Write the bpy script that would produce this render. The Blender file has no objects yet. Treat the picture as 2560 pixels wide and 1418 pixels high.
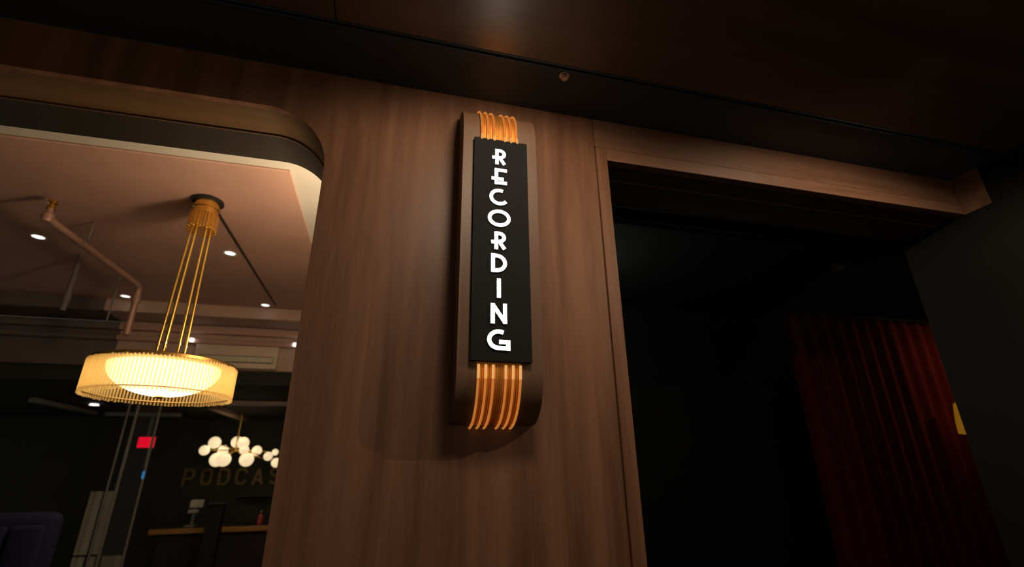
import bpy, bmesh, math, random
from mathutils import Vector, Matrix
random.seed(7)
PI = math.pi
S = bpy.context.scene
COL = S.collection

# ------------------------------------------------------------------ camera
pitch, yaw, roll = (math.radians(a) for a in (21.3, 14.61, -0.68))
fwd = Vector((math.sin(yaw)*math.cos(pitch), math.cos(yaw)*math.cos(pitch), math.sin(pitch)))
rgt = Vector((math.cos(yaw), -math.sin(yaw), 0))
upv = rgt.cross(fwd)
r2 = rgt*math.cos(roll) + upv*math.sin(roll)
u2 = -rgt*math.sin(roll) + upv*math.cos(roll)
cd = bpy.data.cameras.new('camera')
cam = bpy.data.objects.new('camera', cd); COL.objects.link(cam)
m3 = Matrix((r2, u2, -fwd)).transposed()
cam.matrix_world = Matrix.Translation((0, -1.4, 1.6)) @ m3.to_4x4()
cd.sensor_width = 36; cd.lens = 1203.6/2560*36
cd.clip_start = 0.02
cd.dof.use_dof = True; cd.dof.focus_distance = 1.62; cd.dof.aperture_fstop = 1.7
S.camera = cam

# ------------------------------------------------------------------ world, view
w = bpy.data.worlds.new('night'); S.world = w; w.use_nodes = True
w.node_tree.nodes['Background'].inputs[0].default_value = (1.0, 0.80, 0.58, 1)
w.node_tree.nodes['Background'].inputs[1].default_value = 0.10
S.view_settings.view_transform = 'Standard'; S.view_settings.look = 'None'
S.view_settings.gamma = 1; S.view_settings.use_curve_mapping = False
S.view_settings.exposure = 0.0

# ------------------------------------------------------------------ lights
def aim(o, d): o.rotation_euler = Vector(d).to_track_quat('-Z', 'Y').to_euler()
def spot(name, loc, d, power, color, size, blend, radius):
    l = bpy.data.lights.new(name, 'SPOT'); l.energy = power; l.color = color
    l.spot_size = math.radians(size); l.spot_blend = blend; l.shadow_soft_size = radius
    o = bpy.data.objects.new(name, l); COL.objects.link(o); o.location = loc; aim(o, d); return o
def point(name, loc, power, color, radius):
    l = bpy.data.lights.new(name, 'POINT'); l.energy = power; l.color = color; l.shadow_soft_size = radius
    o = bpy.data.objects.new(name, l); COL.objects.link(o); o.location = loc; return o
WARM = (1.0, 0.80, 0.58)
spot('downlight_lamp', (0.36, -0.76, 2.855), (0, 0.44, -1), 40, WARM, 148, 0.38, 0.12)
spot('downlight_lamp', (1.75, -0.90, 2.850), (0, 0.42, -1), 38, WARM, 148, 0.38, 0.0)
point('front_fill', (-1.1, -3.3, 2.0), 4, (1.0, 0.78, 0.5), 0.25)  # added lamp behind the camera, puts highlights on the copper tubes
point('front_fill', (0.15, -3.3, 2.0), 4, (1.0, 0.78, 0.5), 0.25)  # second added lamp, lifts the copper and the lower wall
point('room_sconce_lamp', (-0.16, 0.70, 2.38), 23, (1.0, 0.76, 0.50), 0.08)
spot('bar_fill', (-1.8, 5.6, 2.36), (0, 0.25, -1), 6, (1.0, 0.6, 0.3), 110, 0.8, 0.05)  # added lamp without a fixture, brightens the dark bar
spot('curtain_fill', (4.8, 0.85, 2.55), (-0.5, 0.75, -0.32), 20, (1.0, 0.52, 0.28), 85, 1.0, 0.05)  # added spot with no fixture, makes the cloth glow and fade leftwards
point('dark_room_fill', (1.2, 1.5, 2.6), 6.0, (0.9, 1.0, 1.0), 0.1)  # fill added to lift the blacks behind the doorway glass
point('far_room_fill', (-5.6, 4.6, 1.3), 7, (0.95, 1.0, 0.9), 0.1)  # fill added outside the view to lift the far room's blacks

# ------------------------------------------------------------------ helpers
def link(name, me, mat, parent=None):
    o = bpy.data.objects.new(name, me); COL.objects.link(o)
    if mat: me.materials.append(mat)
    if parent: o.parent = parent
    return o
def obj(name, bm, mat, parent=None, smooth=None):
    bmesh.ops.recalc_face_normals(bm, faces=bm.faces)
    me = bpy.data.meshes.new(name); bm.to_mesh(me); bm.free()
    if smooth:
        me.shade_smooth()
        me.set_sharp_from_angle(angle=math.radians(smooth))
    return link(name, me, mat, parent)
def tag(o, label=None, cat=None, group=None, kind=None):
    for k, v in (('label', label), ('category', cat), ('group', group), ('kind', kind)):
        if v: o[k] = v
    return o
def empty(name, loc=(0, 0, 0)):
    o = bpy.data.objects.new(name, None); COL.objects.link(o); o.location = loc; o.empty_display_size = .05; return o
def struct(name, label, cat):
    o = empty(name); return tag(o, label, cat, kind='structure')
def box(bm, x0, x1, y0, y1, z0, z1, bev=0.0, seg=1):
    vs = [bm.verts.new((x, y, z)) for x in (x0, x1) for y in (y0, y1) for z in (z0, z1)]
    fs = [bm.faces.new([vs[i] for i in q]) for q in ((0,1,3,2),(4,6,7,5),(0,4,5,1),(2,3,7,6),(0,2,6,4),(1,5,7,3))]
    if bev:
        es = list({e for f in fs for e in f.edges})
        bmesh.ops.bevel(bm, geom=es, offset=bev, segments=seg, profile=.5, affect='EDGES')
def B(name, dims, mat, parent=None, bev=0.0, seg=1):
    bm = bmesh.new(); box(bm, *dims, bev, seg); return obj(name, bm, mat, parent, 40 if bev else None)
def prism(bm, pts, axis, a0, a1):
    """extrude a closed outline; axis 'y': pts are (x,z); axis 'x': pts are (y,z); axis 'z': (x,y)"""
    def P(p, a): return (p[0], a, p[1]) if axis == 'y' else ((a, p[0], p[1]) if axis == 'x' else (p[0], p[1], a))
    A = [bm.verts.new(P(p, a0)) for p in pts]; Bv = [bm.verts.new(P(p, a1)) for p in pts]
    n = len(pts)
    f0 = bm.faces.new(A); f1 = bm.faces.new(list(reversed(Bv)))
    for i in range(n):
        bm.faces.new((A[i], Bv[i], Bv[(i+1) % n], A[(i+1) % n]))
    return f0, f1
def lathe(bm, prof, c=(0, 0, 0), n=32):
    rings = []
    for r, z in prof:
        rings.append([bm.verts.new((c[0]+r*math.cos(2*PI*i/n), c[1]+r*math.sin(2*PI*i/n), c[2]+z)) for i in range(n)] if r > 1e-6
                     else [bm.verts.new((c[0], c[1], c[2]+z))])
    for a, b in zip(rings, rings[1:]):
        for i in range(n):
            j = (i+1) % n
            if len(a) == 1 and len(b) == 1: continue
            if len(a) == 1: bm.faces.new((a[0], b[i], b[j]))
            elif len(b) == 1: bm.faces.new((a[i], a[j], b[0]))
            else: bm.faces.new((a[i], a[j], b[j], b[i]))
def tube(bm, pts, r, n=10, cap=True):
    pts = [Vector(p) for p in pts]; rings = []
    t0 = (pts[1]-pts[0]).normalized()
    ref = Vector((1, 0, 0)) if abs(t0.x) < .9 else Vector((0, 0, 1))
    for i, p in enumerate(pts):
        t = (pts[min(i+1, len(pts)-1)] - pts[max(i-1, 0)]).normalized()
        a = (ref - t*ref.dot(t)).normalized(); b = t.cross(a); ref = a
        rr = r[i] if isinstance(r, (list, tuple)) else r
        rings.append([bm.verts.new(p + (a*math.cos(2*PI*k/n) + b*math.sin(2*PI*k/n))*rr) for k in range(n)])
    for q, s in zip(rings, rings[1:]):
        for k in range(n):
            bm.faces.new((q[k], q[(k+1) % n], s[(k+1) % n], s[k]))
    if cap:
        bm.faces.new(list(reversed(rings[0]))); bm.faces.new(rings[-1])
def T(name, pts, r, mat, parent=None, n=10):
    bm = bmesh.new(); tube(bm, pts, r, n); return obj(name, bm, mat, parent, 50)
def LA(name, prof, c, mat, parent=None, n=32):
    bm = bmesh.new(); lathe(bm, prof, c, n); return obj(name, bm, mat, parent, 40)
def stroke(bm, pts, wd, y0, y1, closed=False, si=0):
    """thick 2-D stroke in the x/z plane, extruded from y0 to y1"""
    P = [Vector(p) for p in pts]; n = len(P); L = []; R = []
    for i in range(n):
        if closed: a, b = P[i-1], P[(i+1) % n]
        else: a, b = P[max(i-1, 0)], P[min(i+1, n-1)]
        d1 = (P[i]-a).normalized() if (P[i]-a).length > 1e-9 else (b-P[i]).normalized()
        d2 = (b-P[i]).normalized() if (b-P[i]).length > 1e-9 else d1
        t = (d1+d2).normalized(); nn = Vector((-t.y, t.x))
        k = wd/2/max(.5, t.dot(d1))
        L.append(P[i]+nn*k); R.append(P[i]-nn*k)
    def V(p, y): return bm.verts.new((p.x, y, p.y))
    lf = [V(p, y0) for p in L]; rf = [V(p, y0) for p in R]; lb = [V(p, y1) for p in L]; rb = [V(p, y1) for p in R]
    m = n if closed else n-1
    for i in range(m):
        j = (i+1) % n
        bm.faces.new((lf[i], lf[j], rf[j], rf[i])); bm.faces.new((lb[i], rb[i], rb[j], lb[j])).material_index = si
        bm.faces.new((lf[i], lb[i], lb[j], lf[j])).material_index = si; bm.faces.new((rf[i], rf[j], rb[j], rb[i])).material_index = si
    if not closed:
        for i in (0, n-1): bm.faces.new((lf[i], rf[i], rb[i], lb[i])).material_index = si
def arc(cx, cz, rx, rz, a0, a1, n=16):
    return [(cx+rx*math.cos(math.radians(a0+(a1-a0)*i/n)), cz+rz*math.sin(math.radians(a0+(a1-a0)*i/n))) for i in range(n+1)]

# ------------------------------------------------------------------ materials
def mat(name, base, rough=.5, metal=0.0, spec=.5, var=None, scale=(6, 6, 6), bump=0.0, emit=None, estr=0.0, coat=0.0, detail=5):
    m = bpy.data.materials.new(name); m.use_nodes = True; nt = m.node_tree; N = nt.nodes; b = N['Principled BSDF']
    b.inputs['Roughness'].default_value = rough; b.inputs['Metallic'].default_value = metal
    b.inputs['Specular IOR Level'].default_value = spec; b.inputs['Coat Weight'].default_value = coat
    b.inputs['Coat Roughness'].default_value = .3
    tc = N.new('ShaderNodeTexCoord'); mp = N.new('ShaderNodeMapping'); mp.inputs['Scale'].default_value = scale
    nz = N.new('ShaderNodeTexNoise'); nz.inputs['Scale'].default_value = 1; nz.inputs['Detail'].default_value = detail
    nt.links.new(tc.outputs['Object'], mp.inputs[0]); nt.links.new(mp.outputs[0], nz.inputs[0])
    rp = N.new('ShaderNodeValToRGB'); v = var or tuple(c*.88 for c in base)
    rp.color_ramp.elements[0].position = .35; rp.color_ramp.elements[1].position = .65
    rp.color_ramp.elements[0].color = (*v, 1); rp.color_ramp.elements[1].color = (*base, 1)
    nt.links.new(nz.outputs['Fac'], rp.inputs[0]); nt.links.new(rp.outputs[0], b.inputs['Base Color'])
    if bump:
        bp = N.new('ShaderNodeBump'); bp.inputs['Strength'].default_value = bump; bp.inputs['Distance'].default_value = .002
        nt.links.new(nz.outputs['Fac'], bp.inputs['Height']); nt.links.new(bp.outputs[0], b.inputs['Normal'])
    if emit:
        b.inputs['Emission Color'].default_value = (*emit, 1); b.inputs['Emission Strength'].default_value = estr
    return m
def wood(name, c0, c1, axis='z', rough=.42, spec=.5):
    m = bpy.data.materials.new(name); m.use_nodes = True; nt = m.node_tree; N = nt.nodes; b = N['Principled BSDF']
    tc = N.new('ShaderNodeTexCoord'); mp = N.new('ShaderNodeMapping')
    sc = {'z': (1, 1, .06), 'x': (.06, 1, 1), 'y': (1, .06, 1)}[axis]; mp.inputs['Scale'].default_value = sc
    nt.links.new(tc.outputs['Object'], mp.inputs[0])
    n1 = N.new('ShaderNodeTexNoise'); n1.inputs['Scale'].default_value = 14; n1.inputs['Detail'].default_value = 3; n1.inputs['Distortion'].default_value = .4
    n2 = N.new('ShaderNodeTexNoise'); n2.inputs['Scale'].default_value = 150; n2.inputs['Detail'].default_value = 6
    for n in (n1, n2): nt.links.new(mp.outputs[0], n.inputs[0])
    mx = N.new('ShaderNodeMath'); mx.operation = 'MULTIPLY_ADD'; mx.inputs[1].default_value = .78
    m2 = N.new('ShaderNodeMath'); m2.operation = 'MULTIPLY'; m2.inputs[1].default_value = .22
    nt.links.new(n2.outputs['Fac'], m2.inputs[0]); nt.links.new(n1.outputs['Fac'], mx.inputs[0]); nt.links.new(m2.outputs[0], mx.inputs[2])
    rp = N.new('ShaderNodeValToRGB'); rp.color_ramp.elements[0].position = .36; rp.color_ramp.elements[1].position = .64
    rp.color_ramp.elements[0].color = (*c0, 1); rp.color_ramp.elements[1].color = (*c1, 1)
    nt.links.new(mx.outputs[0], rp.inputs[0]); nt.links.new(rp.outputs[0], b.inputs['Base Color'])
    rr = N.new('ShaderNodeMapRange'); rr.inputs['To Min'].default_value = rough-.06; rr.inputs['To Max'].default_value = rough+.08
    nt.links.new(n2.outputs['Fac'], rr.inputs[0]); nt.links.new(rr.outputs[0], b.inputs['Roughness'])
    b.inputs['Specular IOR Level'].default_value = spec
    bp = N.new('ShaderNodeBump'); bp.inputs['Strength'].default_value = .12; bp.inputs['Distance'].default_value = .001
    nt.links.new(n2.outputs['Fac'], bp.inputs['Height']); nt.links.new(bp.outputs[0], b.inputs['Normal'])
    return m
def rodglass(name, tint, body, fac):
    m = bpy.data.materials.new(name); m.use_nodes = True; nt = m.node_tree; N = nt.nodes
    N.remove(N['Principled BSDF']); out = N['Material Output']
    tr = N.new('ShaderNodeBsdfTransparent'); tr.inputs[0].default_value = (*tint, 1)
    tl = N.new('ShaderNodeBsdfTranslucent'); tl.inputs[0].default_value = (*body, 1)
    gl = N.new('ShaderNodeBsdfGlossy'); gl.inputs[0].default_value = (*body, 1); gl.inputs['Roughness'].default_value = .25
    a = N.new('ShaderNodeMixShader'); a.inputs[0].default_value = .2
    nt.links.new(tl.outputs[0], a.inputs[1]); nt.links.new(gl.outputs[0], a.inputs[2])
    c = N.new('ShaderNodeMixShader'); c.inputs[0].default_value = fac
    nt.links.new(tr.outputs[0], c.inputs[1]); nt.links.new(a.outputs[0], c.inputs[2]); nt.links.new(c.outputs[0], out.inputs[0])
    return m
def pane(name, tint, rough=0.0):
    m = bpy.data.materials.new(name); m.use_nodes = True; nt = m.node_tree; N = nt.nodes
    N.remove(N['Principled BSDF']); out = N['Material Output']
    tr = N.new('ShaderNodeBsdfTransparent'); tr.inputs[0].default_value = (*tint, 1)
    gl = N.new('ShaderNodeBsdfGlossy'); gl.inputs['Roughness'].default_value = rough
    lw = N.new('ShaderNodeLayerWeight'); lw.inputs[0].default_value = .5
    pw_ = N.new('ShaderNodeMath'); pw_.operation = 'POWER'; pw_.inputs[1].default_value = 5; nt.links.new(lw.outputs['Facing'], pw_.inputs[0])
    fr = N.new('ShaderNodeMath'); fr.operation = 'MULTIPLY_ADD'; fr.inputs[1].default_value = .8; fr.inputs[2].default_value = .02; nt.links.new(pw_.outputs[0], fr.inputs[0])
    c = N.new('ShaderNodeMixShader'); nt.links.new(fr.outputs[0], c.inputs[0])
    nt.links.new(tr.outputs[0], c.inputs[1]); nt.links.new(gl.outputs[0], c.inputs[2]); nt.links.new(c.outputs[0], out.inputs[0])
    return m
M = dict(
    wood=wood('walnut_laminate', (.110, .047, .023), (.200, .094, .052), 'z', .46, .3),
    woodh=wood('walnut_header', (.125, .058, .030), (.200, .100, .058), 'x', .42),
    reveal=wood('walnut_shaded', (.10, .050, .018), (.155, .080, .030), 'x', .5),  # same walnut, darkened to olive: the opening's shade put into the colour
    ceilwood=wood('ceiling_veneer', (.075, .041, .023), (.115, .066, .038), 'x', .38, 1.0),
    black=mat('black_paint', (.050, .062, .078), .5, spec=.25),
    blackmat=mat('matt_black', (.012, .012, .013), .7),
    frame=mat('bronze_frame', (.030, .026, .020), .5, spec=.3),
    bronze=mat('sign_bronze', (.135, .072, .042), .5, spec=.35, scale=(8, 8, 1)),
    panel=mat('sign_face', (.012, .012, .013), .75, spec=.12),
    letter=mat('lit_letter', (.9, .9, .88), .4, emit=(1.0, .93, .78), estr=13.0),
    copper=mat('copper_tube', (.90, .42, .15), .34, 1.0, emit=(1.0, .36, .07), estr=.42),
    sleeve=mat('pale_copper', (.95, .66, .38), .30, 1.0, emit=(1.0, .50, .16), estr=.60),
    brass=mat('pale_brass', (.95, .70, .38), .25, 1.0),
    **{'return': mat('letter_return', (.10, .095, .085), .5, emit=(1.0, .9, .7), estr=.10)},
    rib=mat('brass_ribs', (.88, .46, .12), .5, 1.0),
    steel=mat('steel', (.55, .54, .5), .25, 1.0),
    white=mat('ceiling_white', (.74, .70, .62), .8, scale=(2, 2, 2)),
    pink=mat('pink_plaster', (.64, .385, .305), .75, scale=(2, 2, 2)),
    beamc=mat('beam_paint', (.62, .43, .35), .7),
    gold=mat('gold', (.85, .56, .14), .25, 1.0),
    golddark=mat('aged_gold', (.42, .24, .07), .4, 1.0),
    rod=rodglass('amber_rod', (1.0, .90, .66), (1.0, .80, .44), .55),
    bowl=mat('opal_bowl', (.9, .85, .75), .4, emit=(1.0, .84, .58), estr=5.0),
    spotlens=mat('lamp_lens', (.8, .8, .8), .5, emit=(1.0, .96, .92), estr=1.6),
    globe=mat('opal_globe', (.85, .8, .7), .4, emit=(1.0, .76, .44), estr=.85),
    pipe=mat('copper_pipe', (.46, .27, .21), .5, .3),
    duct=mat('cool_unit', (.82, .66, .52), .6),
    grille=mat('grille', (.95, .90, .70), .5),
    shadegrey=mat('shaded_grey', (.16, .135, .13), .7),  # shade put into the colour for the bulkhead's left end; also the dim pipe
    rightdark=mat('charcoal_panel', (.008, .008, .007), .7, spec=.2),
    dark=mat('dark_wall', (.045, .047, .043), .8, spec=.2),
    darkbrown=mat('dark_brown', (.04, .028, .022), .6),
    floor=wood('floor_boards', (.04, .025, .016), (.07, .045, .03), 'y', .5),
    red=mat('exit_red', (.6, .02, .04), .4, emit=(1.0, .0, .03), estr=.85),
    goldletter=mat('gilt_letter', (.20, .13, .04), .5, .2),
    counter=mat('bar_edge', (.62, .32, .08), .4),
    navy=mat('navy_fabric', (.008, .008, .022), .95, spec=.1, bump=.3, scale=(120, 120, 120)),
    palepanel=mat('pale_panel', (.55, .56, .44), .7),
    grey=mat('grey_metal', (.30, .29, .27), .45, .3),
    bluelamp=mat('blue_indicator', (.05, .2, .4), .4, emit=(.05, .35, .8), estr=.35),
    curtain=mat('red_cloth', (.42, .035, .02), .8, scale=(3, 3, 3)),
    amber=mat('amber_glass', (.9, .5, .05), .3, emit=(1.0, .48, .03), estr=.55),
    glass=pane('smoked_glass', (.55, .52, .50)),
    clear=pane('clear_glass', (.9, .9, .88)),
    palegrey=mat('pale_grey', (.6, .6, .54), .5),
    redglass=mat('red_bottle', (.5, .07, .05), .3),
    bottle=mat('brown_bottle', (.14, .07, .04), .25),
)

# ------------------------------------------------------------------ the front wall
ZC = 2.887                    # soffit
XO, ZO, RO = -.25, 2.715, .205  # right edge, head and corner radius of the window opening
XD, ZD = .744, 2.698          # left edge and head of the doorway
XR = 2.563                    # right return wall
def outline(off, x_left, ztop, x_right):
    r = RO+off
    a = [(XO-RO+r*math.cos(math.radians(t)), ZO-RO+r*math.sin(math.radians(t))) for t in [90-90*i/24 for i in range(25)]]
    return [(x_left, ztop), (x_left, ZO+off)] + a + [(XO+off, 0), (x_right, 0), (x_right, ztop)]
wf = struct('wall_front', 'walnut laminate wall carrying the lit sign', 'wall')
bm = bmesh.new(); prism(bm, outline(0, -3.2, ZC+.002, .6965), 'y', 0, .022)
obj('panel', bm, M['wood'], wf)
B('panel', (.6995, XR-.001, 0.0, .022, 2.757, ZC+.002), M['woodh'], wf)
bm = bmesh.new(); prism(bm, outline(.034, -3.2, 3.12, .70), 'y', .022, .315)
obj('wall_core', bm, M['white'], wf)
B('wall_core', (.70, XR+.3, .024, .30, 2.80, 3.12), M['blackmat'], wf)

win = struct('window_1', 'rounded window opening into the warm lit room', 'window')
def liner(name, off0, off1, y0, y1, m):
    def path(off):
        r = RO-off
        return [(-3.2, ZO-off)] + [(XO-RO+r*math.cos(math.radians(90-90*i/24)), ZO-RO+r*math.sin(math.radians(90-90*i/24))) for i in range(25)] + [(XO-off, 0)]
    bm = bmesh.new(); prism(bm, path(off0) + list(reversed(path(off1))), 'y', y0, y1)
    return obj(name, bm, m, win, 30)
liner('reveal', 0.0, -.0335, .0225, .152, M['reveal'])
liner('bead', .004, -.0335, .1525, .158, M['bronze'])
liner('window_frame', .001, -.0335, .1585, .3145, M['frame'])

door = struct('door_1', 'dark glazed doorway beside the walnut pillar', 'door')
B('casing', (.6995, XD, -.006, .03, 0, 2.752), M['wood'], door, .0015)
B('casing', (XD+.0006, XR-.001, -.006, .03, ZD, 2.752), M['woodh'], door, .0015)
B('door_lining', (.700, XD-.003, .031, .30, 0, 2.752), M['darkbrown'], door)
B('soffit_board', (XD, XR, .031, .118, ZD+.004, 2.78), M['darkbrown'], door)
B('soffit_bead', (XD, XR, .119, .128, ZD-.001, 2.78), M['bronze'], door)
B('soffit_board', (XD, XR, .129, .30, ZD+.004, 2.78), M['darkbrown'], door)
B('door_lining', (XR+.001, XR+.05, .001, .30, 0, 2.78), M['rightdark'], door)
B('glass_pane', (XD, XR+.05, .301, .309, 0, 2.78), M['glass'], door)
B('mullion', (XD-.01, XD+.03, .31, .35, 0, 2.70), M['blackmat'], door)
B('head_rail', (XD, XR+.05, .31, .35, 2.64, 2.70), M['blackmat'], door)

wr = struct('wall_right', 'dark wall returning from the right end of the doorway', 'wall')
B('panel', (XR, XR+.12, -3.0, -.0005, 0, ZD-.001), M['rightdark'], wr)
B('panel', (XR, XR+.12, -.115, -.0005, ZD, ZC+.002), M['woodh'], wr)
B('panel', (XR, XR+.12, -3.0, -.1155, ZD, ZC+.002), M['rightdark'], wr)  # dark panel stands in for shade where the walnut header fades out

# ------------------------------------------------------------------ outer ceiling
ce = struct('ceiling', 'dark soffit strip and glossy walnut ceiling panels', 'ceiling')
B('soffit_strip', (-3.2, XR+.12, -.205, .0, ZC, ZC+.03), M['black'], ce)
B('soffit_rail', (-3.2, XR+.12, -.2115, -.2055, ZC-.003, ZC+.03), M['black'], ce, .001)
B('soffit_strip', (-3.2, XR+.12, -.222, -.212, ZC+.004, ZC+.03), M['blackmat'], ce)
B('soffit_rail', (-3.2, XR+.12, -.2275, -.2225, ZC-.002, ZC+.03), M['black'], ce, .001)
for x0, x1 in ((-3.2, -1.72), (-1.717, -.2405), (-.2375, XR+.12),):
    B('ceiling_panel', (x0, x1, -3.0, -.2285, ZC+.001, ZC+.03), M['ceilwood'], ce, .001)
B('ceiling_backing', (-3.2, XR+.12, -3.0, -.21, ZC+.031, ZC+.05), M['blackmat'], ce)
fl = tag(B('floor', (-7.0, 6.2, -3.0, 8.2, -.06, 0), M['floor']), 'dark boarded floor', 'floor', kind='structure')

# sprinkler
sp = tag(empty('fire_sprinkler', (.514, -.187, ZC)), 'small steel fire sprinkler head under the black soffit strip', 'sprinkler')
LA('escutcheon', [(0, 0), (.019, 0), (.0185, -.003), (.011, -.005), (0, -.005)], (0, 0, 0), M['steel'], sp, 28)
LA('sprinkler_body', [(0, -.005), (.007, -.005), (.007, -.008), (.005, -.009), (0, -.009)], (0, 0, 0), M['steel'], sp, 16)
for s in (-1, 1):
    T('frame_arm', [(s*.006, 0, -.007), (s*.0085, 0, -.010), (s*.006, 0, -.013), (0, 0, -.015)], .0014, M['steel'], sp, 6)
bm = bmesh.new(); n = 40
prism(bm, [((.0125 if (i//2) % 2 else .0092)*math.cos(2*PI*i/n), (.0125 if (i//2) % 2 else .0092)*math.sin(2*PI*i/n)) for i in range(n)], 'z', -.0165, -.015)
obj('deflector', bm, M['steel'], sp)

# ------------------------------------------------------------------ the RECORDING sign
sg = tag(empty('wall_sign', (0, 0, 0)), 'tall bronze sign box with glowing white letters reading RECORDING and amber copper tubes', 'sign')
SX0, SX1, DY = .177, .422, .12
ZB, ZT, RB, RT = 1.862, 2.650, .14, .135
def prof(off=0.0, n=14):
    p = []
    for i in range(n+1):
        t = math.radians(90*i/n); p.append((-(DY+off)*math.sin(t), ZB-(RB+off)*math.cos(t)))
    for i in range(n+1):
        t = math.radians(90*i/n); p.append((-(DY+off)*math.cos(t), ZT+(RT+off)*math.sin(t)))
    return p
bm = bmesh.new(); f0, f1 = prism(bm, prof(), 'x', SX0, SX1)
es = [e for f in (f0, f1) for e in f.edges if not (abs(e.verts[0].co.y) < 1e-6 and abs(e.verts[1].co.y) < 1e-6)]
bmesh.ops.bevel(bm, geom=es, offset=.004, segments=3, profile=.5, affect='EDGES')
obj('sign_box', bm, M['bronze'], sg, 35)
PF = -.134
B('sign_face', (.211, .386, PF, -.1195, 1.879, 2.612), M['panel'], sg, .0008)
# reeded brass behind the tubes, too fine to count
def reed(name, path):
    bm = bmesh.new(); x = .2335
    while x < .3565:
        tube(bm, [(x, y, z) for y, z in path], .0024, 6); x += .0051
    o = obj(name, bm, M['rib'], sg, 60); o['kind'] = 'stuff'; return o
q = prof(.0006, 14)
reed('reeded_panel', [(-.1206, 1.878)] + list(reversed(q[1:15])))
reed('reeded_panel', [(-.1206, 2.613)] + q[15:-1])
TX = (.2355, .2560, .2765, .3118, .3325, .3535)
pb = prof(.0072, 16); lower = list(reversed(pb[:17])); upper = pb[17:]
for x in TX:
    t = T('copper_tube', [(x, -.1272, 1.868)] + [(x, y, z) for y, z in lower[:-1]] + [(x, .0, lower[-1][1])], .0034, M['copper'], sg, 12)
    T('sleeve', [(x, -.1272, 1.8705), (x, -.1272, 1.862)] + [(x, y, z) for y, z in lower[1:3]], .0040, M['sleeve'], t, 12)
for x in TX:
    t = T('copper_tube', [(x, -.1300, 2.628), (x, -.1285, 2.645)] + [(x, y, z) for y, z in upper[:-1]] + [(x, .0, upper[-1][1])], .0034, M['copper'], sg, 12)
    T('sleeve', [(x-.0012, -.1400, 2.606), (x-.0004, -.1345, 2.616), (x, -.1302, 2.627)], .0041, M['sleeve'], t, 12)
# the letters: (x0, z0) is the lower left corner, strokes in metres
SW = .0108
H = .0590
LET = [
    ('R', .2690, 2.5135, [([(.0150, 0), (.0150, H-.001)], 0), ([(.0150, H-.0060), (.024, H-.0062)] + arc(.024, .0395, .0150, .0133, 80, -80, 10) + [(.024, .0262), (0, .0245)], 0), ([(.0235, .026), (.0395, .001)], 0)]),
    ('E', .2670, 2.4390, [([(.0155, 0), (.0155, H)], 0), ([(.0100, H-.0061), (.0490, H-.0061)], 0), ([(0, .0205), (.0385, .0205)], 0), ([(.0100, .0061), (.0490, .0061)], 0)]),
    ('C', .2600, 2.3640, [(arc(.0320, .0295, .0262, .0234, 66, 322, 26), 0)]),
    ('O', .2555, 2.2895, [(arc(.0358, .0295, .0300, .0236, 0, 360, 40)[:-1], 1)]),
    ('R', .2670, 2.2140, [([(.0150, 0), (.0150, H-.001)], 0), ([(.0150, H-.0060), (.024, H-.0062)] + arc(.024, .0395, .0150, .0133, 80, -80, 10) + [(.024, .0262), (0, .0225)], 0), ([(.0235, .026), (.0405, .002)], 0)]),
    ('D', .2662, 2.1400, [([(.0061, 0), (.0061, H)], 0), ([(.0061, H-.0061), (.0160, H-.0061)] + arc(.0165, .0295, .0258, .0234, 84, -84, 20) + [(.0160, .0061), (.0061, .0061)], 0)]),
    ('I', .2834, 2.0615, [([(.0063, 0), (.0063, H)], 0)]),
    ('N', .2659, 1.9850, [([(.0061, 0), (.0061, H)], 0), ([(.0061, H-.004), (.0415, .004)], 0), ([(.0415, 0), (.0415, H)], 0)]),
    ('G', .2562, 1.9090, [(arc(.0335, .0295, .0272, .0234, 62, 270, 24) + [(.0470, .0061), (.0600, .0061)], 0), ([(.0600, 0), (.0600, .0285)], 0), ([(.0345, .0232), (.0654, .0232)], 0)]),
]
for ch, x0, z0, strokes in LET:
    bm = bmesh.new()
    for k, (pts, closed) in enumerate(strokes):
        stroke(bm, [(x0+x, z0+z) for x, z in pts], SW, PF-.0045-.0002*k, PF-.0002, closed, 1)
    o = obj('letter', bm, M['letter'], sg); o.data.materials.append(M['return'])

# ------------------------------------------------------------------ the room behind the window
ZI = 3.04
ci = struct('ceiling', 'pink plaster ceiling with pale border in the lit room', 'ceiling')
B('ceiling_border', (-7.0, .3, .316, 3.30, ZI+.012, ZI+.04), M['white'], ci)
B('pink_panel', (-6.6, -.568, .90, 3.29, ZI, ZI+.0115), M['pink'], ci, .002)
# beam step and bulkhead
tr = struct('trim_1', 'stepped bulkhead across the back of the pink ceiling', 'bulkhead')
for x0, x1, a, b in ((-2.42, .3, 'beamc', 'pink'), (-7.0, -2.423, 'shadegrey', 'shadegrey')):  # left stretch coloured darker to imitate the light fading there
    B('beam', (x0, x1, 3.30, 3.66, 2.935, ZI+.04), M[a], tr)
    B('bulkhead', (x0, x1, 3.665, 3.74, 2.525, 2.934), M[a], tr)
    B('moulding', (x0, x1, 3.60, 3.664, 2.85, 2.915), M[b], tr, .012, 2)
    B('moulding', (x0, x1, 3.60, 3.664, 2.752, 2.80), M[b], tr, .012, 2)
cf = struct('ceiling', 'black ceiling over the far bar area', 'ceiling')
B('ceiling_slab', (-7.0, .3, 3.742, 7.1, 2.40, 2.95), M['dark'], cf)
wb = tag(B('wall_back', (-7.0, .3, 6.95, 7.1, 0, 2.40), M['dark']), 'dark back wall behind the bar', 'wall', kind='structure')
wl = tag(B('wall_left', (-7.0, -6.9, .316, 6.95, 0, ZI), M['dark']), 'dark side wall of the lit room', 'wall', kind='structure')
ws = tag(B('wall_side', (-.02, .3, .316, 6.95, 0, ZI), M['white']), 'pale partition wall behind the walnut pillar', 'wall', kind='structure')
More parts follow.
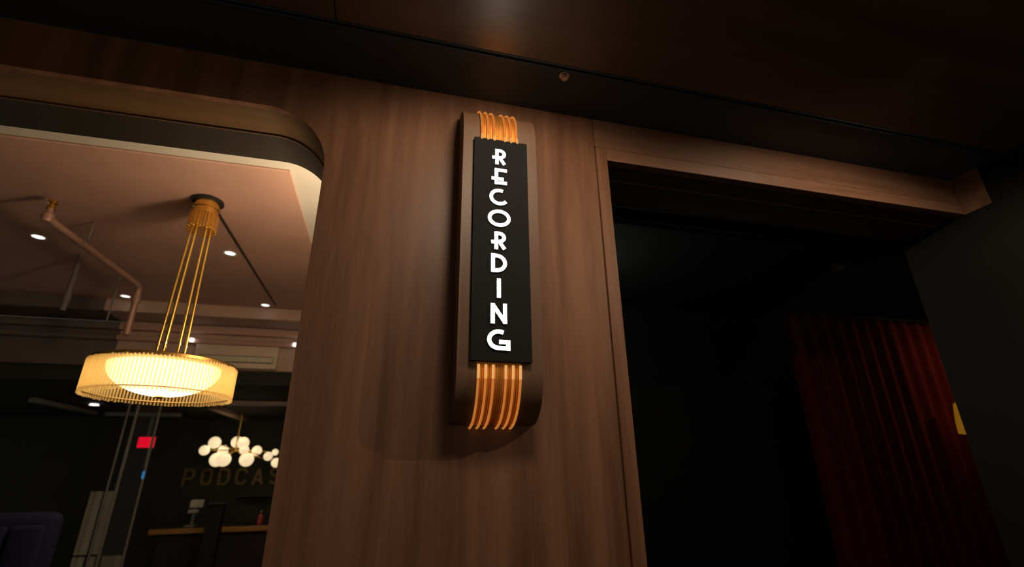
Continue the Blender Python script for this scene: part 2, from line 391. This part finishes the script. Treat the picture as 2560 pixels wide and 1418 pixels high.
# cooling unit
ac = tag(empty('air_conditioner', (-1.41, 3.62, 2.53)), 'long beige air conditioning unit with slotted grille under the ceiling pipes', 'air conditioner')
B('housing', (-.345, .365, -.03, .04, 0, .215), M['duct'], ac, .006, 2)
B('grille_recess', (-.30, .335, -.033, -.0305, .05, .115), M['darkbrown'], ac)
for k in range(30):
    x = -.285 + k*.0207
    B('grille_slat', (x, x+.0165, -.042, -.0335, .058, .108), M['grille'], ac, .001)
# ceiling downlights
dl = [(-2.25, 2.045, ZI, 'white round downlight beside the copper pipe, nearest the left edge'),
      (-1.134, 2.045, ZI, 'white round downlight close behind the gold pendant stem'),
      (-2.24, 3.20, ZI, 'white round downlight partly behind the copper pipe drop'),
      (-1.134, 3.20, ZI, 'white round downlight at the far end of the thin ceiling conduit')]
for x, y, z, lab in dl:
    d = tag(empty('downlight', (x, y, z)), lab, 'downlight', 'round downlights in the pink ceiling')
    LA('trim_ring', [(.034, 0), (.046, 0), (.046, -.004), (.034, -.002)], (0, 0, 0), M['white'], d, 24)
    LA('lens', [(0, -.001), (.0335, -.001), (.0335, .0), (0, .0)], (0, 0, 0), M['spotlens'], d, 24)
for x, y, z, lab in ((-3.33, 5.46, 2.40, 'small white downlight below the pendant at the left, in the black ceiling'),):
    d = tag(empty('downlight', (x, y, z)), lab, 'downlight')
    LA('trim_ring', [(.034, 0), (.05, 0), (.05, -.006), (.034, -.004)], (0, 0, 0), M['grey'], d, 20)
    LA('lens', [(0, -.006), (.05, -.02), (.034, 0), (0, 0)], (0, 0, 0), M['spotlens'], d, 20)
for x, lab in ((-.90, 'small white lamp on the bulkhead moulding beside the pillar edge'), (-1.80, 'small white lamp on the bulkhead moulding beside the pendant stem')):
    d = tag(empty('bulkhead_lamp', (x, 3.58, 2.775)), lab, 'lamp')
    LA('lamp_body', [(0, .0), (.022, .0), (.022, .03), (0, .03)], (0, 0, -.015), M['spotlens'], d, 16)
    B('bracket', (-.008, .008, 0, .022, -.006, .006), M['grey'], d)
# ceiling conduit
cn = tag(T('conduit', [(-1.038, 1.42, ZI-.008), (-1.038, 3.16, ZI-.008)], .006, M['darkbrown'], None, 8), 'thin dark conduit running along the pink ceiling from the pendant', 'conduit')
# copper sprinkler pipe
pp = tag(empty('ceiling_pipe', (0, 0, 0)), 'copper coloured pipe hanging under the pink ceiling with gold end fitting', 'pipe')
ZP = 2.90
T('pipe_run', [(-1.846, 1.436, ZP), (-1.819, 2.41, ZP), (-1.817, 2.45, ZP-.01), (-1.817, 2.478, ZP-.035), (-1.817, 2.48, 2.53)], .021, M['pipe'], pp, 14)
LA('elbow', [(0, -.028), (.022, -.022), (.029, 0), (.026, .024), (.018, .030), (0, .031)], (-1.846, 1.436, ZP), M['pipe'], pp, 16)
T('riser', [(-1.846, 1.436, ZP+.02), (-1.846, 1.436, 2.955)], .015, M['pipe'], pp, 12)
LA('end_fitting', [(0, 0), (.020, 0), (.020, .014), (.013, .018), (.013, .030), (.022, .034), (.022, .048), (0, .048)], (-1.846, 1.436, 2.955), M['gold'], pp, 14)
LA('coupling', [(.0215, -.03), (.027, -.03), (.027, .03), (.0215, .03)], (-1.817, 2.48, 2.80), M['pipe'], pp, 14)
h = T('hanger_rod', [(-1.80, 1.73, ZP+.02), (-1.80, 1.73, ZI)], .005, M['grey'], pp, 8)
bm = bmesh.new(); tube(bm, [(-1.838+.026*math.cos(t), 1.73, ZP+.026*math.sin(t)) for t in [2*PI*i/16 for i in range(17)]], .004, 6)
obj('hanger_clamp', bm, M['grey'], h, 60)
# second, dimmer pipe further left
p2 = tag(empty('ceiling_pipe', (-2.135, 2.3, 0)), 'dim vertical pipe drop in the shade left of the copper pipe', 'pipe')
T('pipe_run', [(0, 0, 2.63), (0, 0, ZI)], .016, M['shadegrey'], p2, 10)
LA('coupling', [(.0165, -.03), (.021, -.03), (.021, .03), (.0165, .03)], (0, 0, 2.72), M['shadegrey'], p2, 12)
p3 = tag(empty('hanger_rod', (-2.06, 2.68, 0)), 'thin grey rod hanging from the ceiling behind the copper pipe', 'rod')
T('rod', [(0, 0, 2.68), (0, 0, ZI)], .006, M['grey'], p3, 8)
LA('nut', [(0, -.012), (.013, -.012), (.013, .012), (0, .012)], (0, 0, 2.86), M['grey'], p3, 6)

# ------------------------------------------------------------------ the pendant
PX, PY = -1.058, 1.31
pd = tag(empty('pendant_lamp', (PX, PY, 0)), 'gold pendant lamp with drum of amber glass rods around a glowing bowl', 'pendant lamp')
LA('ceiling_plate', [(0, ZI), (.078, ZI), (.080, ZI-.012), (.072, ZI-.016), (0, ZI-.016)], (0, 0, 0), M['blackmat'], pd, 36)
LA('canopy', [(0, ZI-.016), (.060, ZI-.016), (.060, 3.000), (.066, 2.996), (.066, 2.984), (.061, 2.980), (.061, 2.962), (.066, 2.958), (.066, 2.946), (.058, 2.944), (0, 2.944)], (0, 0, 0), M['gold'], pd, 36)
zt = [2.05]
for k in range(28):
    a = 2*PI*k/28; r = .064
    zb = 2.848 + .008*(k % 2)
    bm = bmesh.new(); tube(bm, [(r*math.cos(a), r*math.sin(a), 2.946), (r*1.06*math.cos(a), r*1.06*math.sin(a), zb)], [.0062, .0062], 8)
    t = obj('fringe_rod', bm, M['rod'], pd, 60)
    LA('rod_tip', [(0, -.006), (.005, -.003), (.0066, .002), (.0062, .005)], (r*1.06*math.cos(a), r*1.06*math.sin(a), zb), M['gold'], t, 8)
for k in range(6):
    a = 2*PI*k/6+.35; r = .042; rb = .058; c, s = math.cos(a), math.sin(a)
    t = T('stem_rod', [(r*c, r*s, 2.946), (rb*c, rb*s, 2.20), (rb*c, rb*s, 2.165), ((rb+.006)*c, (rb+.006)*s, 2.15), ((rb+.022)*c, (rb+.022)*s, 2.136)], .0068, M['gold'], pd, 10)
    LA('collar', [(.0070, -.008), (.0096, -.006), (.0096, .006), (.0070, .008)], (rb*c, rb*s, 2.205), M['brass'], t, 12)
    LA('foot', [(0, -.008), (.010, -.006), (.010, .006), (0, .008)], ((rb+.022)*c, (rb+.022)*s, 2.136), M['brass'], t, 12)
LA('top_plate', [(0, 2.134), (.13, 2.132), (.15, 2.124), (.296, 2.116), (.302, 2.112), (.302, 2.098), (.298, 2.096), (0, 2.096)], (0, 0, 0), M['golddark'], pd, 72)
LA('bowl', [(.235, 2.095)] + [(.235*math.cos(math.radians(t)), 2.09-.135*math.sin(math.radians(t))) for t in range(0, 90, 8)] + [(0, 1.955)], (0, 0, 0), M['bowl'], pd, 64)
LA('finial', [(0, 1.956), (.020, 1.956), (.022, 1.950), (.010, 1.945), (0, 1.943)], (0, 0, 0), M['golddark'], pd, 20)
bm = bmesh.new(); tube(bm, [(0, 0, 2.1), (0, 0, 1.945)], .0058, 8); rod0 = obj('glass_rod', bm, M['rod'], pd, 60)
NR = 120
for k in range(NR):
    a = 2*PI*k/NR
    o = rod0 if k == 0 else rod0.copy()
    if k: COL.objects.link(o); o.parent = pd
    o.location = (.303*math.cos(a), .303*math.sin(a), random.uniform(-.003, .003))
bm = bmesh.new(); tube(bm, [(.292*math.cos(2*PI*i/72), .292*math.sin(2*PI*i/72), 1.962) for i in range(73)], .003, 6)
obj('retaining_ring', bm, M['golddark'], pd, 60)

# ------------------------------------------------------------------ far bar area
ex = tag(empty('exit_sign', (-3.11, 6.5, 2.02)), 'glowing red exit sign box in the dark far room', 'exit sign')
B('housing', (-.105, .105, .012, .05, -.075, .075), M['grey'], ex, .006)
B('lit_face', (-.098, .098, .004, .0115, -.068, .068), M['red'], ex)
B('mount', (-.02, .02, .02, .04, .075, .38), M['grey'], ex)
# rails under the far ceiling
def rail(name, dims, lab, m='grey'):
    return tag(B(name, dims, M[m], None, .004), lab, 'rail')
rail('ceiling_rail', (-3.72, -3.655, 5.0, 6.30, 2.35, 2.3995), 'pale grey rail under the black ceiling, running away left of the pendant')
rail('ceiling_rail', (-3.62, -2.72, 6.36, 6.42, 2.35, 2.3995), 'dim grey rail crossing the black ceiling below the pendant')
rail('ceiling_rail', (-1.92, -.95, 4.90, 4.99, 2.35, 2.3995), 'brownish rail crossing the black ceiling beside the pendant drum', 'beamc')
rail('ceiling_rail', (-2.10, -2.0, 5.4, 6.9, 2.35, 2.3995), 'brownish rail running away below the right side of the pendant', 'beamc')
# globe chandelier
gc = tag(empty('globe_chandelier', (-1.86, 6.0, 0)), 'cluster chandelier of cream glass globes above the far bar', 'chandelier')
T('stem', [(0, 0, 1.88), (0, 0, 2.40)], .012, M['gold'], gc, 8)
G = [(-2.125, 1.992, .074), (-1.895, 2.007, .074), (-1.751, 1.982, .072), (-2.228, 1.897, .062), (-2.046, 1.902, .065), (-1.726, 1.897, .058),
     (-1.604, 1.892, .062), (-2.099, 1.784, .088), (-1.943, 1.779, .085), (-1.711, 1.782, .088), (-1.401, 1.876, .042), (-1.426, 1.816, .055), (-1.347, 1.74, .060)]
for k, (x, z, r) in enumerate(G):
    dy = .16*math.sin(k*2.1)
    bm = bmesh.new(); bmesh.ops.create_uvsphere(bm, u_segments=20, v_segments=12, radius=r)
    bmesh.ops.translate(bm, verts=bm.verts, vec=(x+1.86, dy, z))
    obj('globe', bm, M['globe'], gc, 60)
    T('arm', [(0, 0, 1.90), ((x+1.86)*.8, dy*.8, 1.90+(z-1.90)*.8)], .006, M['gold'], gc, 6)
# gilt letters PODCAST on the back wall
ps = tag(empty('letter_sign', (-2.71, 6.949, 1.455)), 'dim gold letters spelling PODCAST on the dark back wall', 'sign')
def pod():
    w_, h_, t = .155, .235, .036; a = t/2
    P_ = [[(a, 0), (a, h_)], [(a, h_-a), (.08, h_-a)] + arc(.085, h_-.062-a+.0, .052, .062, 85, -85, 8) + [(a, h_-.124-a)]]
    O_ = [arc(w_/2, h_-.06, w_/2-a, .06-a, 0, 180, 8) + arc(w_/2, .06, w_/2-a, .06-a, 180, 360, 8)]
    D_ = [[(a, 0), (a, h_)], [(a, h_-a), (.07, h_-a)] + arc(.07, h_-.075, w_-.07-a, .075-a, 85, 0, 6) + arc(.07, .075, w_-.07-a, .075-a, 0, -85, 6) + [(.07, a), (a, a)]]
    C_ = [[(w_-a, h_-.075)] + arc(w_/2, h_-.06, w_/2-a, .06-a, 10, 180, 8) + arc(w_/2, .06, w_/2-a, .06-a, 180, 350, 8) + [(w_-a, .075)]]
    A_ = [[(a*.8, 0), (w_/2, h_-.01)], [(w_/2, h_-.01), (w_-a*.8, 0)], [(.04, .065), (w_-.04, .065)]]
    S_ = [arc(w_/2, h_-.06-.002, w_/2-a, .06-a, 10, 240, 10) + arc(w_/2, .062, w_/2-a, .06-a, 60, -170, 10)]
    T_ = [[(0, h_-a), (w_, h_-a)], [(w_/2, 0), (w_/2, h_)]]
    return (P_, O_, D_, C_, A_, S_, T_)
for k, (L_, closed) in enumerate(zip(pod(), (0, 1, 0, 0, 0, 0, 0))):
    bm = bmesh.new()
    for j, s_ in enumerate(L_): stroke(bm, [(x+k*.227, z) for x, z in s_], .036, -.03-.0005*j, 0, bool(closed))
    obj('letter', bm, M['goldletter'], ps)
# bar
br = tag(empty('bar_counter', (-1.2, 6.15, 0)), 'dark bar counter with lit amber edge in the far room', 'bar')
B('counter_body', (-1.4, 1.1, .05, .45, 0, .93), M['darkbrown'], br)
B('counter_edge', (-1.45, 1.12, -.15, -.12, .93, .985), M['counter'], br, .004)
B('counter_top', (-1.45, 1.12, -.119, .48, .945, .985), M['darkbrown'], br)
po = tag(empty('square_post', (-1.686, 5.0, 0)), 'black square post standing before the far bar', 'post')
B('shaft', (-.075, .075, -.05, .05, .04, 1.28), M['blackmat'], po, .006); B('base', (-.11, .11, -.09, .09, 0, .04), M['blackmat'], po, .006); B('cap', (-.09, .09, -.065, .065, 1.28, 1.31), M['blackmat'], po, .006)
tm = tag(empty('counter_terminal', (-2.23, 6.12, .985)), 'small pale terminal on the far bar counter', 'terminal')
B('base', (-.075, .04, -.06, .08, 0, .03), M['grey'], tm, .008)
B('stand', (-.03, 0, .03, .05, .03, .24), M['grey'], tm)
B('keypad', (-.07, .045, -.03, .01, .165, .205), M['palegrey'], tm, .006)
bm = bmesh.new(); box(bm, -.07, .08, -.008, .008, -.045, .05, .006)
o = obj('screen', bm, M['palegrey'], tm, 40); o.location = (0, .012, .27); o.rotation_euler = (-.3, 0, 0)
def bottle(x, y, z, h, m, lab, grp=None):
    o = tag(empty('bottle', (x, y, z)), lab, 'bottle', grp)
    LA('glass_body', [(0, 0), (.034, 0), (.036, .01), (.036, h*.55), (.028, h*.65), (.013, h*.74), (.013, h*.92), (0, h*.92)], (0, 0, 0), m, o, 16)
    LA('cap', [(0, h*.92), (.016, h*.92), (.016, h), (0, h)], (0, 0, 0), M['gold'], o, 12)
bottle(-1.45, 6.14, .985, .17, M['redglass'], 'small reddish bottle on the far bar counter')
sh = tag(B('wall_shelf', (-1.95, -.8, 6.80, 6.949, 1.30, 1.325), M['darkbrown'], None, .003), 'dark narrow shelf under the gold letters', 'shelf')
# glazed screen at the left of the far room
gs = tag(empty('glass_screen', (0, 0, 0)), 'dark framed glass screen with thin grey posts in the far room', 'glass screen')
for x, z0, z1, r in ((-2.55, 1.0, 2.40, .010), (-2.47, 1.0, 2.40, .016), (-2.268, 1.0, 2.40, .013)):
    T('post', [(x, 4.5, 0), (x, 4.5, z1)], r, M['grey'], gs, 8)
B('glass_pane', (-2.455, -2.283, 4.497, 4.503, .02, 2.39), M['clear'], gs)
B('indicator', (-2.279, -2.257, 4.482, 4.4865, 1.57, 1.64), M['bluelamp'], gs)
pw = tag(empty('pale_board', (-2.75, 5.02, 0)), 'pale greenish board with dark uprights in the far room', 'board')
for x0, x1, z0, z1 in ((-.165, -.045, .86, 1.45), (-.025, .075, .86, 1.45), (-.165, -.06, .62, .84), (-.04, .03, .62, .84), (.05, .27, .62, .84)):
    B('pane', (x0, x1, 0, .02, z0, z1), M['palepanel'], pw)
for x in (-.178, -.035, .083): B('upright', (x-.009, x+.009, -.01, .03, 0, 1.47), M['blackmat'], pw)
B('rail', (-.169, .28, .021, .04, .845, .855), M['blackmat'], pw); B('foot_board', (-.169, .28, .0, .03, 0, .61), M['blackmat'], pw)
# navy high-backed booth close to the window
nb = tag(empty('booth_seat', (-1.42, 1.5, 0)), 'navy upholstered high booth back low in the window', 'booth')
B('backrest', (-.45, .02, -.05, .05, .45, 1.45), M['navy'], nb, .045, 4)
for k in range(3): B('back_cushion', (-.41+k*.14, -.28+k*.14, -.085, -.045, .55, 1.40), M['navy'], nb, .02, 3)
B('seat', (-.45, .02, -.55, -.09, .32, .46), M['navy'], nb, .04, 3); B('plinth', (-.43, .0, -.5, .03, 0, .32), M['blackmat'], nb)

# ------------------------------------------------------------------ the dark room behind the doorway
wk = tag(B('wall_back', (.72, 6.2, 2.4, 2.5, 0, 3.1), M['dark']), 'black back wall behind the doorway glass', 'wall', kind='structure')
wd = tag(B('wall_side', (6.1, 6.2, .32, 2.4, 0, 3.1), M['dark']), 'black side wall behind the doorway glass', 'wall', kind='structure')
cr = tag(B('ceiling', (.72, 6.2, .36, 2.4, 3.0, 3.1), M['dark']), 'black ceiling behind the doorway glass', 'ceiling', kind='structure')
ct = tag(empty('red_curtain', (0, 0, 0)), 'dim red curtain glimpsed through the dark doorway glass', 'curtain')
bm = bmesh.new(); rows = []
NX = 160
for z in (.03, .8, 1.6, 2.2, 2.74):
    rows.append([bm.verts.new((3.0+2.65*i/NX, 1.6+.035*math.sin(i*.75+.3*math.sin(i*.13))*(1.1-.15*z), z)) for i in range(NX+1)])
for a, b in zip(rows, rows[1:]):
    for i in range(NX): bm.faces.new((a[i], a[i+1], b[i+1], b[i]))
bmesh.ops.solidify(bm, geom=list(bm.faces), thickness=.004)
obj('cloth', bm, M['curtain'], ct, 70)
T('curtain_rod', [(2.95, 1.6, 2.765), (5.75, 1.6, 2.765)], .014, M['blackmat'], ct, 10)
for x in (2.96, 5.74): T('bracket', [(x, 1.6, 2.765), (x, 2.4, 2.765)], .01, M['golddark'], ct, 8)
al = tag(empty('table_lamp', (4.30, 1.45, 0)), 'small amber glass lamp shining before the red curtain', 'lamp')
LA('stand', [(0, 0), (.12, 0), (.12, .02), (.015, .04), (.012, 1.80), (.03, 1.82), (0, 1.82)], (0, 0, 0), M['golddark'], al, 20)
LA('shade', [(0, 1.82), (.045, 1.83), (.04, 1.92), (.02, 2.05), (0, 2.06)], (0, 0, 0), M['amber'], al, 20)
